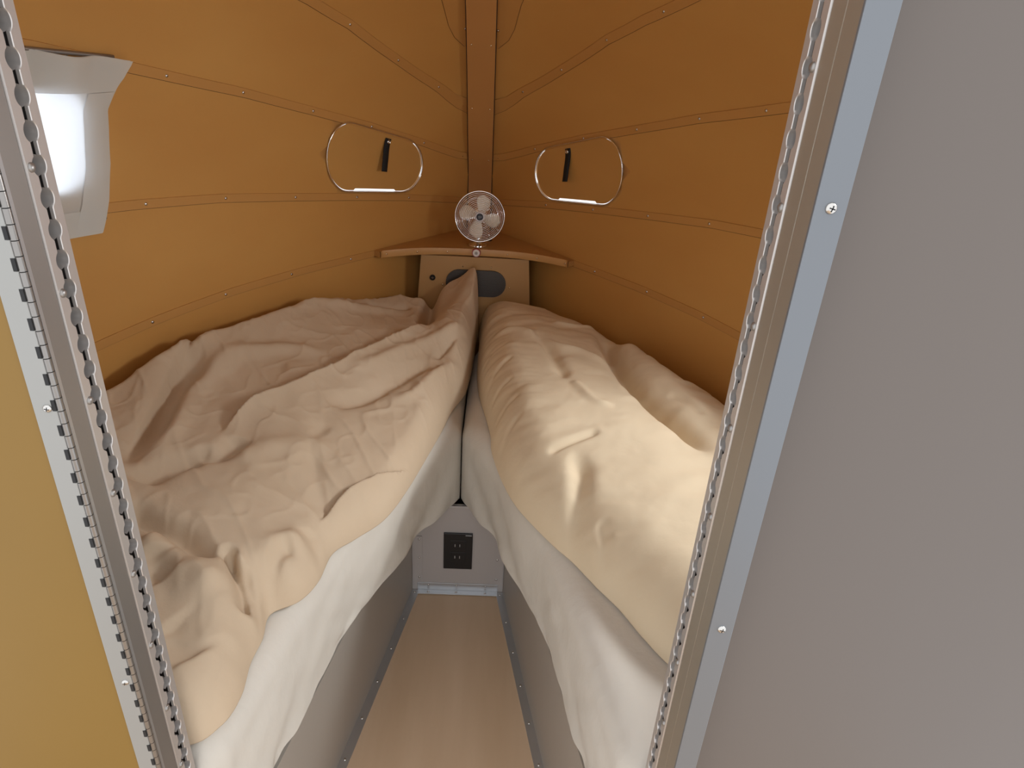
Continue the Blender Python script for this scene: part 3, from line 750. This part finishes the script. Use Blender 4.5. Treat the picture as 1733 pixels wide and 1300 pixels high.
crR = [
 ('v', [(1015, 560), (1028, 584), (1052, 628), (1084, 672), (1132, 720), (1180, 762), (1215, 792)], Z1, 0.026, 0.045),
 ('r', [(1050, 575), (1100, 625), (1150, 680), (1210, 735)], Z1, 0.040, 0.018),
 ('r', [(818, 570), (850, 565), (880, 572), (935, 598), (988, 612), (1040, 634)], Z1, 0.016, 0.010),
 ('v', [(900, 575), (928, 604), (946, 636), (956, 662)], Z1, 0.016, 0.014),
 ('r', [(965, 660), (1004, 698), (1040, 706)], Z1, 0.012, 0.007),
 ('v', [(925, 760), (965, 752), (1016, 743)], Z1, 0.010, 0.008),
 ('v', [(955, 770), (980, 782), (984, 808), (974, 848), (945, 885)], Z1, 0.020, 0.020),
 ('r', [(850, 700), (862, 742), (900, 815), (940, 880), (985, 905)], Z1, 0.030, 0.014),
 ('r', [(990, 850), (1010, 885), (1040, 925), (1072, 955), (1115, 1000)], Z1, 0.024, 0.014),
 ('v', [(1020, 850), (1030, 880), (1036, 905)], Z1, 0.010, 0.008),
 ('v', [(1035, 955), (1045, 975), (1060, 990)], 0.68, 0.012, 0.008),
 ('v', [(815, 630), (840, 615), (870, 612)], Z1, 0.008, 0.006), ('v', [(818, 650), (845, 640), (870, 640)], Z1, 0.007, 0.006),
 ('v', [(822, 690), (850, 672), (880, 668)], Z1, 0.009, 0.007), ('v', [(835, 730), (860, 705), (885, 695)], Z1, 0.009, 0.007),
 ('v', [(812, 590), (835, 585), (860, 588)], Z1, 0.008, 0.005),
 ('r', [(930, 556), (975, 562), (1010, 558)], Z1, 0.010, 0.006), ('r', [(1120, 615), (1160, 618), (1200, 640)], Z1, 0.012, 0.006),
 ('r', [(1140, 660), (1180, 655), (1215, 668)], Z1, 0.010, 0.006), ('v', [(1125, 680), (1150, 690), (1190, 720)], Z1, 0.012, 0.006),
 ('v', [(880, 790), (905, 820), (920, 850)], Z1, 0.010, 0.006), ('v', [(905, 880), (935, 860), (960, 830)], Z1, 0.008, 0.007),
]
def wrkR(X, Y, D):
    edge = np.exp(-D/0.06)
    a = vnoise(X*8, Y*7, 21)*0.012+vnoise(X*14+Y*6, Y*30-X*6, 22)*0.005
    return a+vnoise(X*12, Y*60+X*20, 23)*0.010*edge+vnoise(X*65, Y*60, 24)*0.001
dr = cloth('duvet', outR, ctrlR, crR, 0.5665, 0.095, 0.0040, MDUVR, wrk=wrkR, gain=1.15)
tag(dr, 'puffy cream duvet laid along the right mattress', 'duvet')

# ---------------------------------------------------------------- corner shelf
shelf = empty('corner_shelf', (0, 2.3, 0.826)); tag(shelf, 'small curved plywood shelf across the tail corner, fan standing on it', 'shelf')
front = [(-0.300, 2.122), (-0.283, 2.138), (-0.19, 2.183), (-0.093, 2.202), (0, 2.206), (0.107, 2.202), (0.204, 2.178), (0.287, 2.136), (0.302, 2.12)]
fc = catmull(front, 6)
side = [(wy(y)-0.002, y) for y in (2.14, 2.2, 2.26, 2.32, 2.38, 2.44, 2.485)]
poly = [tuple(p) for p in fc]+[(x, y) for x, y in side]+[(-x, y) for x, y in reversed(side)]
MBu().prism(poly, 0.827, 0.8445).obj('shelf_board', MSHELF, shelf)
b = MBu(); P = []
tn = np.gradient(fc, axis=0); tn /= np.linalg.norm(tn, axis=1)[:, None]; nn = np.c_[tn[:, 1], -tn[:, 0]]
rows = []
for (o_, z) in ((0.0, 0.8255), (0.004, 0.8255), (0.0045, 0.8268), (0.0045, 0.8465), (0.004, 0.8478), (0.0, 0.8478)):
    q = fc+nn*o_; rows.append([(x, y, z) for x, y in q])
ed = MBu().grid(rows).obj('front_edging', MEDGE, shelf, auto=40)
for (x, y) in ((-0.283, 2.1365), (-0.191, 2.183), (-0.093, 2.202), (0.107, 2.202), (0.204, 2.178), (0.291, 2.132)):
    k = int(np.argmin(np.hypot(fc[:, 0]-x, fc[:, 1]-y))); q = fc[k]+nn[k]*0.0045
    screw(ed, (q[0], q[1], 0.836), (nn[k][0], nn[k][1], 0), 0.0032, MBRASS)

# ---------------------------------------------------------------- speaker box
spk = empty('speaker_panel', (0, 2.20, 0.563)); tag(spk, 'pale plywood speaker panel with oval grille below the corner shelf', 'speaker')
yb_ = 2.194
b = MBu(); w0, w1 = 0.212, 0.178; zb_, zt_ = 0.40, 0.8215
b.add([(-w0, yb_, zb_), (w0, yb_, zb_), (w1, yb_+.004, zt_), (-w1, yb_+.004, zt_), (-w0, 2.28, zb_), (w0, 2.28, zb_), (w1, 2.28, zt_), (-w1, 2.28, zt_)],
      [(0,1,2,3),(5,4,7,6),(4,0,3,7),(1,5,6,2),(3,2,6,7),(4,5,1,0)])
b.obj('front_panel', MSPK, spk)
gx, gz, gh, gr = 0.005, 0.7335, 0.055, 0.0455
o_ = []
for k in range(17): a = -PI/2+PI*k/16; o_.append((gx+gh+gr*math.cos(a), gz+gr*math.sin(a)))
for k in range(17): a = PI/2+PI*k/16; o_.append((gx-gh+gr*math.cos(a), gz+gr*math.sin(a)))
n = len(o_); vs = [(x, 2.1905, z) for x, z in o_]+[(x, 2.1965, z) for x, z in o_]
MBu().add(vs, [tuple(range(n)), tuple(range(2*n-1, n-1, -1))]+[(i, i+n, (i+1) % n+n, (i+1) % n) for i in range(n)]).obj('speaker_grille', MGRILLE, spk)
for x, z in ((-0.040, 0.789), (0.054, 0.790), (-0.106, 0.723), (0.118, 0.722)): screw(spk, (x, 2.194+.004*(z-.4)/.42, z), (0, -1, 0), 0.0032, MBRASS)
jk = MBu().lathe((-0.140, 2.1968, 0.746), (0, -1, 0), [(0.0098, 0), (0.0098, 0.003), (0.0085, 0.0045), (0.005, 0.0045), (0.0045, 0.003)], 20).obj('socket_button', MBLACK, spk, auto=40)
MBu().box((-0.1445, 2.1918, 0.7452), (-0.1355, 2.1930, 0.7468)).box((-0.1408, 2.1918, 0.7418), (-0.1392, 2.1930, 0.7502)).obj('cross_mark', MSTEEL, jk)

# ---------------------------------------------------------------- fan
FC = Vector((0.010, 2.235, 0.948)); fan = empty('desk_fan', (0.006, 2.262, 0.8455))
tag(fan, 'small chrome desk fan with wire cage standing on the corner shelf', 'fan')
ax = Vector((0.03, -1, 0.18)).normalized(); fu = Vector((1, 0, 0)); fu = (fu-ax*fu.dot(ax)).normalized(); fv = ax.cross(fu)
if fv.z < 0: fv = -fv
def fp(r, a, h): return FC+(fu*math.cos(a)+fv*math.sin(a))*r+ax*h
b = MBu(); RC = 0.080
b.tube([fp(RC, 2*PI*k/64, 0.004) for k in range(64)], 0.0022, 8, True).tube([fp(RC-0.001, 2*PI*k/64, -0.006) for k in range(64)], 0.0020, 8, True)
b.obj('cage_rim', MCHROME, fan, smooth=True)
b = MBu()
for i in range(11):
    r = 0.019+0.0055*i; h = 0.026*(1-(r/RC)**2.2)
    b.tube([fp(r, 2*PI*k/56, 0.004+h) for k in range(56)], 0.00062, 6, True)
b.obj('wire_cage', MCHROME, fan, smooth=True)
b = MBu()
for i in range(2):
    r = 0.040+0.0200*i; h = 0.030*(1-(r/RC)**2.2)
    b.tube([fp(r, 2*PI*k/48, -0.006-h) for k in range(48)], 0.0006, 6, True)
b.obj('rear_cage', MCHROME, fan, smooth=True)
for a in (0.75, 2.32, 3.9, 5.40):
    MBu().tube([fp(r, a, 0.0045+0.026*(1-(r/RC)**2.2)) for r in np.linspace(0.014, RC, 9)], 0.0011, 6).obj('spoke', MCHROME, fan, smooth=True)
    MBu().tube([fp(r, a+0.3, -0.0065-0.030*(1-(r/RC)**2.2)) for r in np.linspace(0.014, RC, 9)], 0.0011, 6).obj('rear_spoke', MCHROME, fan, smooth=True)
for q in range(4):
    a0 = 1.26+q*PI/2; P = []
    for i in range(13):
        u = i/12; r = 0.012+0.057*u; row = []
        hwid_ = (0.40+0.20*(1-u))*max(0.0, 1-max(0, (u-0.55)/0.45)**2.4)**0.5+0.02
        for j in range(9):
            v = (j/8-0.5)*2; a = a0+v*hwid_+0.10*u
            row.append(fp(r, a, 0.004+v*0.008*(0.5+u*0.5)-0.002*v*v))
        P.append(row)
    o = MBu().grid(P).obj('fan_blade', MBLADE, fan, smooth=True)
    s_ = o.modifiers.new('s', 'SOLIDIFY'); s_.thickness = 0.0008
MBu().lathe(FC, ax, [(0.010, 0.004), (0.0125, 0.024), (0.0160, 0.028), (0.0165, 0.031), (0.0150, 0.0335), (0.0115, 0.034)], 28).obj('hub_ring', MHUB, fan, auto=40)
bd = MBu().lathe(FC, ax, [(0.0112, 0.0338), (0.0112, 0.0348), (0.0095, 0.0356)], 24).obj('hub_badge', MBADGE, fan, auto=40)
b = MBu()
for i, (x, h) in enumerate(((-0.0060, .0022), (-0.0036, .0014), (-0.0016, .0020), (0.0006, .0014), (0.0028, .0016), (0.0048, .0020))):
    b.tube([FC+ax*0.0358+fu*x+fv*(-h), FC+ax*0.0358+fu*(x+0.0008)+fv*h], 0.00035, 5)
b.obj('badge_lettering', MMARK, bd)
MBu().lathe(FC, ax, [(0.012, -0.075), (0.024, -0.070), (0.027, -0.060), (0.027, -0.040), (0.021, -0.034), (0.009, -0.034), (0.009, 0.004)], 28).obj('motor_housing', MCHROME, fan, auto=50)
MBu().tube([FC-ax*0.055+Vector((0, 0, -0.02)), Vector((0.008, 2.285, 0.89)), Vector((0.007, 2.268, 0.868)), Vector((0.006, 2.262, 0.856))], [0.011, 0.012, 0.0125, 0.0125], 16).obj('stem', MCHROME, fan, smooth=True)
MBu().lathe((0.006, 2.262, 0.8447), (0, 0, 1), [(0.030, 0.0), (0.032, 0.002), (0.031, 0.005), (0.024, 0.008), (0.016, 0.010), (0.013, 0.014), (0.0125, 0.018)], 32).obj('base', MCHROME, fan, auto=40)
sw = empty('toggle_switch', (0.042, 2.335, 0.845)); tag(sw, 'tiny chrome toggle switch on the shelf behind the fan', 'switch')
MBu().lathe((0.042, 2.335, 0.8447), (0, 0, 1), [(0.011, 0), (0.011, 0.002), (0.006, 0.003), (0.005, 0.006)], 18).obj('switch_base', MBLACK, sw, auto=40)
MBu().tube([(0.042, 2.335, 0.850), (0.041, 2.328, 0.868)], [0.002, 0.0028], 10).obj('lever', MCHROME, sw, smooth=True)
kb = empty('control_knob', (0.004, 2.198, 0.826)); tag(kb, 'small round red knob with white face on the shelf edge under the fan', 'knob')
MBu().lathe((0.0035, 2.2012, 0.838), (0, -1, 0.1), [(0.0135, 0), (0.0145, 0.004), (0.0145, 0.014), (0.013, 0.016)], 26).obj('knob_body', MRED, kb, auto=40)
MBu().lathe((0.0035, 2.1852, 0.8396), (0, -1, 0.1), [(0.0115, 0), (0.0115, 0.0015), (0.0100, 0.0024)], 24).obj('white_face', MWHITE, kb, auto=40)
MBu().lathe((0.0035, 2.1826, 0.8399), (0, -1, 0.1), [(0.0048, 0), (0.0048, 0.002), (0.0035, 0.003)], 18).obj('grey_centre', MGRY, kb, auto=40)

# ---------------------------------------------------------------- curtain
cur = empty('window_curtain', WP(-1, 1.1, 1.07)); tag(cur, 'short white cloth curtain over the left wall window', 'curtain')
# right hand edge (towards the tail) as y(z)
edge_tab = [(1.06, 1.400), (1.09, 1.412), (1.13, 1.425), (1.20, 1.437), (1.27, 1.438), (1.305, 1.436), (1.335, 1.448), (1.37, 1.462), (1.42, 1.474)]
def cedge(z): return float(np.interp(z, [a for a, _ in edge_tab], [b for _, b in edge_tab]))
def ctop(y): return 1.412-0.018*max(0, (y-1.2)/0.27)
def cbot(y): return 1.068
def coff(y, z):
    h = 0.014+0.006*math.sin(y*19)+0.003*math.sin(y*43+z*9)
    if z > 1.335: h += 0.008*math.sin(y*52)*min(1, (z-1.335)/0.05)
    return h+0.004
def cgrid(y0f, y1f, z0, z1, off, ny=60, nz=24):
    P = []
    for i in range(ny+1):
        row = []
        for j in range(nz+1):
            z = z0+(z1-z0)*j/nz; a = y0f; bq = y1f(z) if callable(y1f) else y1f
            y = a+(bq-a)*i/ny; t_ = ctop(y); b_ = cbot(y)
            zz = z if z1 < 1.39 else z0+(min(z1, t_)-z0)*j/nz
            row.append(WP(-1, y, zz, coff(y, zz)+off))
        P.append(row)
    return MBu().grid(P)
cgrid(0.74, cedge, 1.066, 1.413, 0.0).obj('cloth_panel', MCURT, cur, smooth=True)
cgrid(0.74, lambda z: cedge(z)+0.002, 1.336, 1.414, 0.0035).obj('header_band', MCURTH, cur, smooth=True)
P = []
for j in range(31):
    z = 1.066+(1.335-1.066)*j/30; e = cedge(z)
    P.append([WP(-1, e-0.052+0.053*i/6, z, coff(e-0.052+0.053*i/6, z)+0.003+0.002*math.sin(i*PI/6)) for i in range(7)])
MBu().grid(P).obj('side_hem', MCURTH, cur, smooth=True)
cgrid(0.74, lambda z: cedge(z)-0.0, 1.065, 1.115, 0.0030, nz=5).obj('bottom_hem', MCURTH, cur, smooth=True)
rail = MBu().tube([WP(-1, y, 1.412-0.02*max(0, (y-1.2)/.27), 0.006) for y in np.linspace(0.7, 1.455, 24)], 0.004, 8).obj('curtain_rail', MALUD, cur, smooth=True)
MBu().lathe(WP(-1, 1.425, 1.088, 0.004), WN(-1, 1.43, 1.088), [(0.004, 0), (0.004, 0.006), (0.003, 0.008)], 12).obj('snap_button', MDARK, cur)
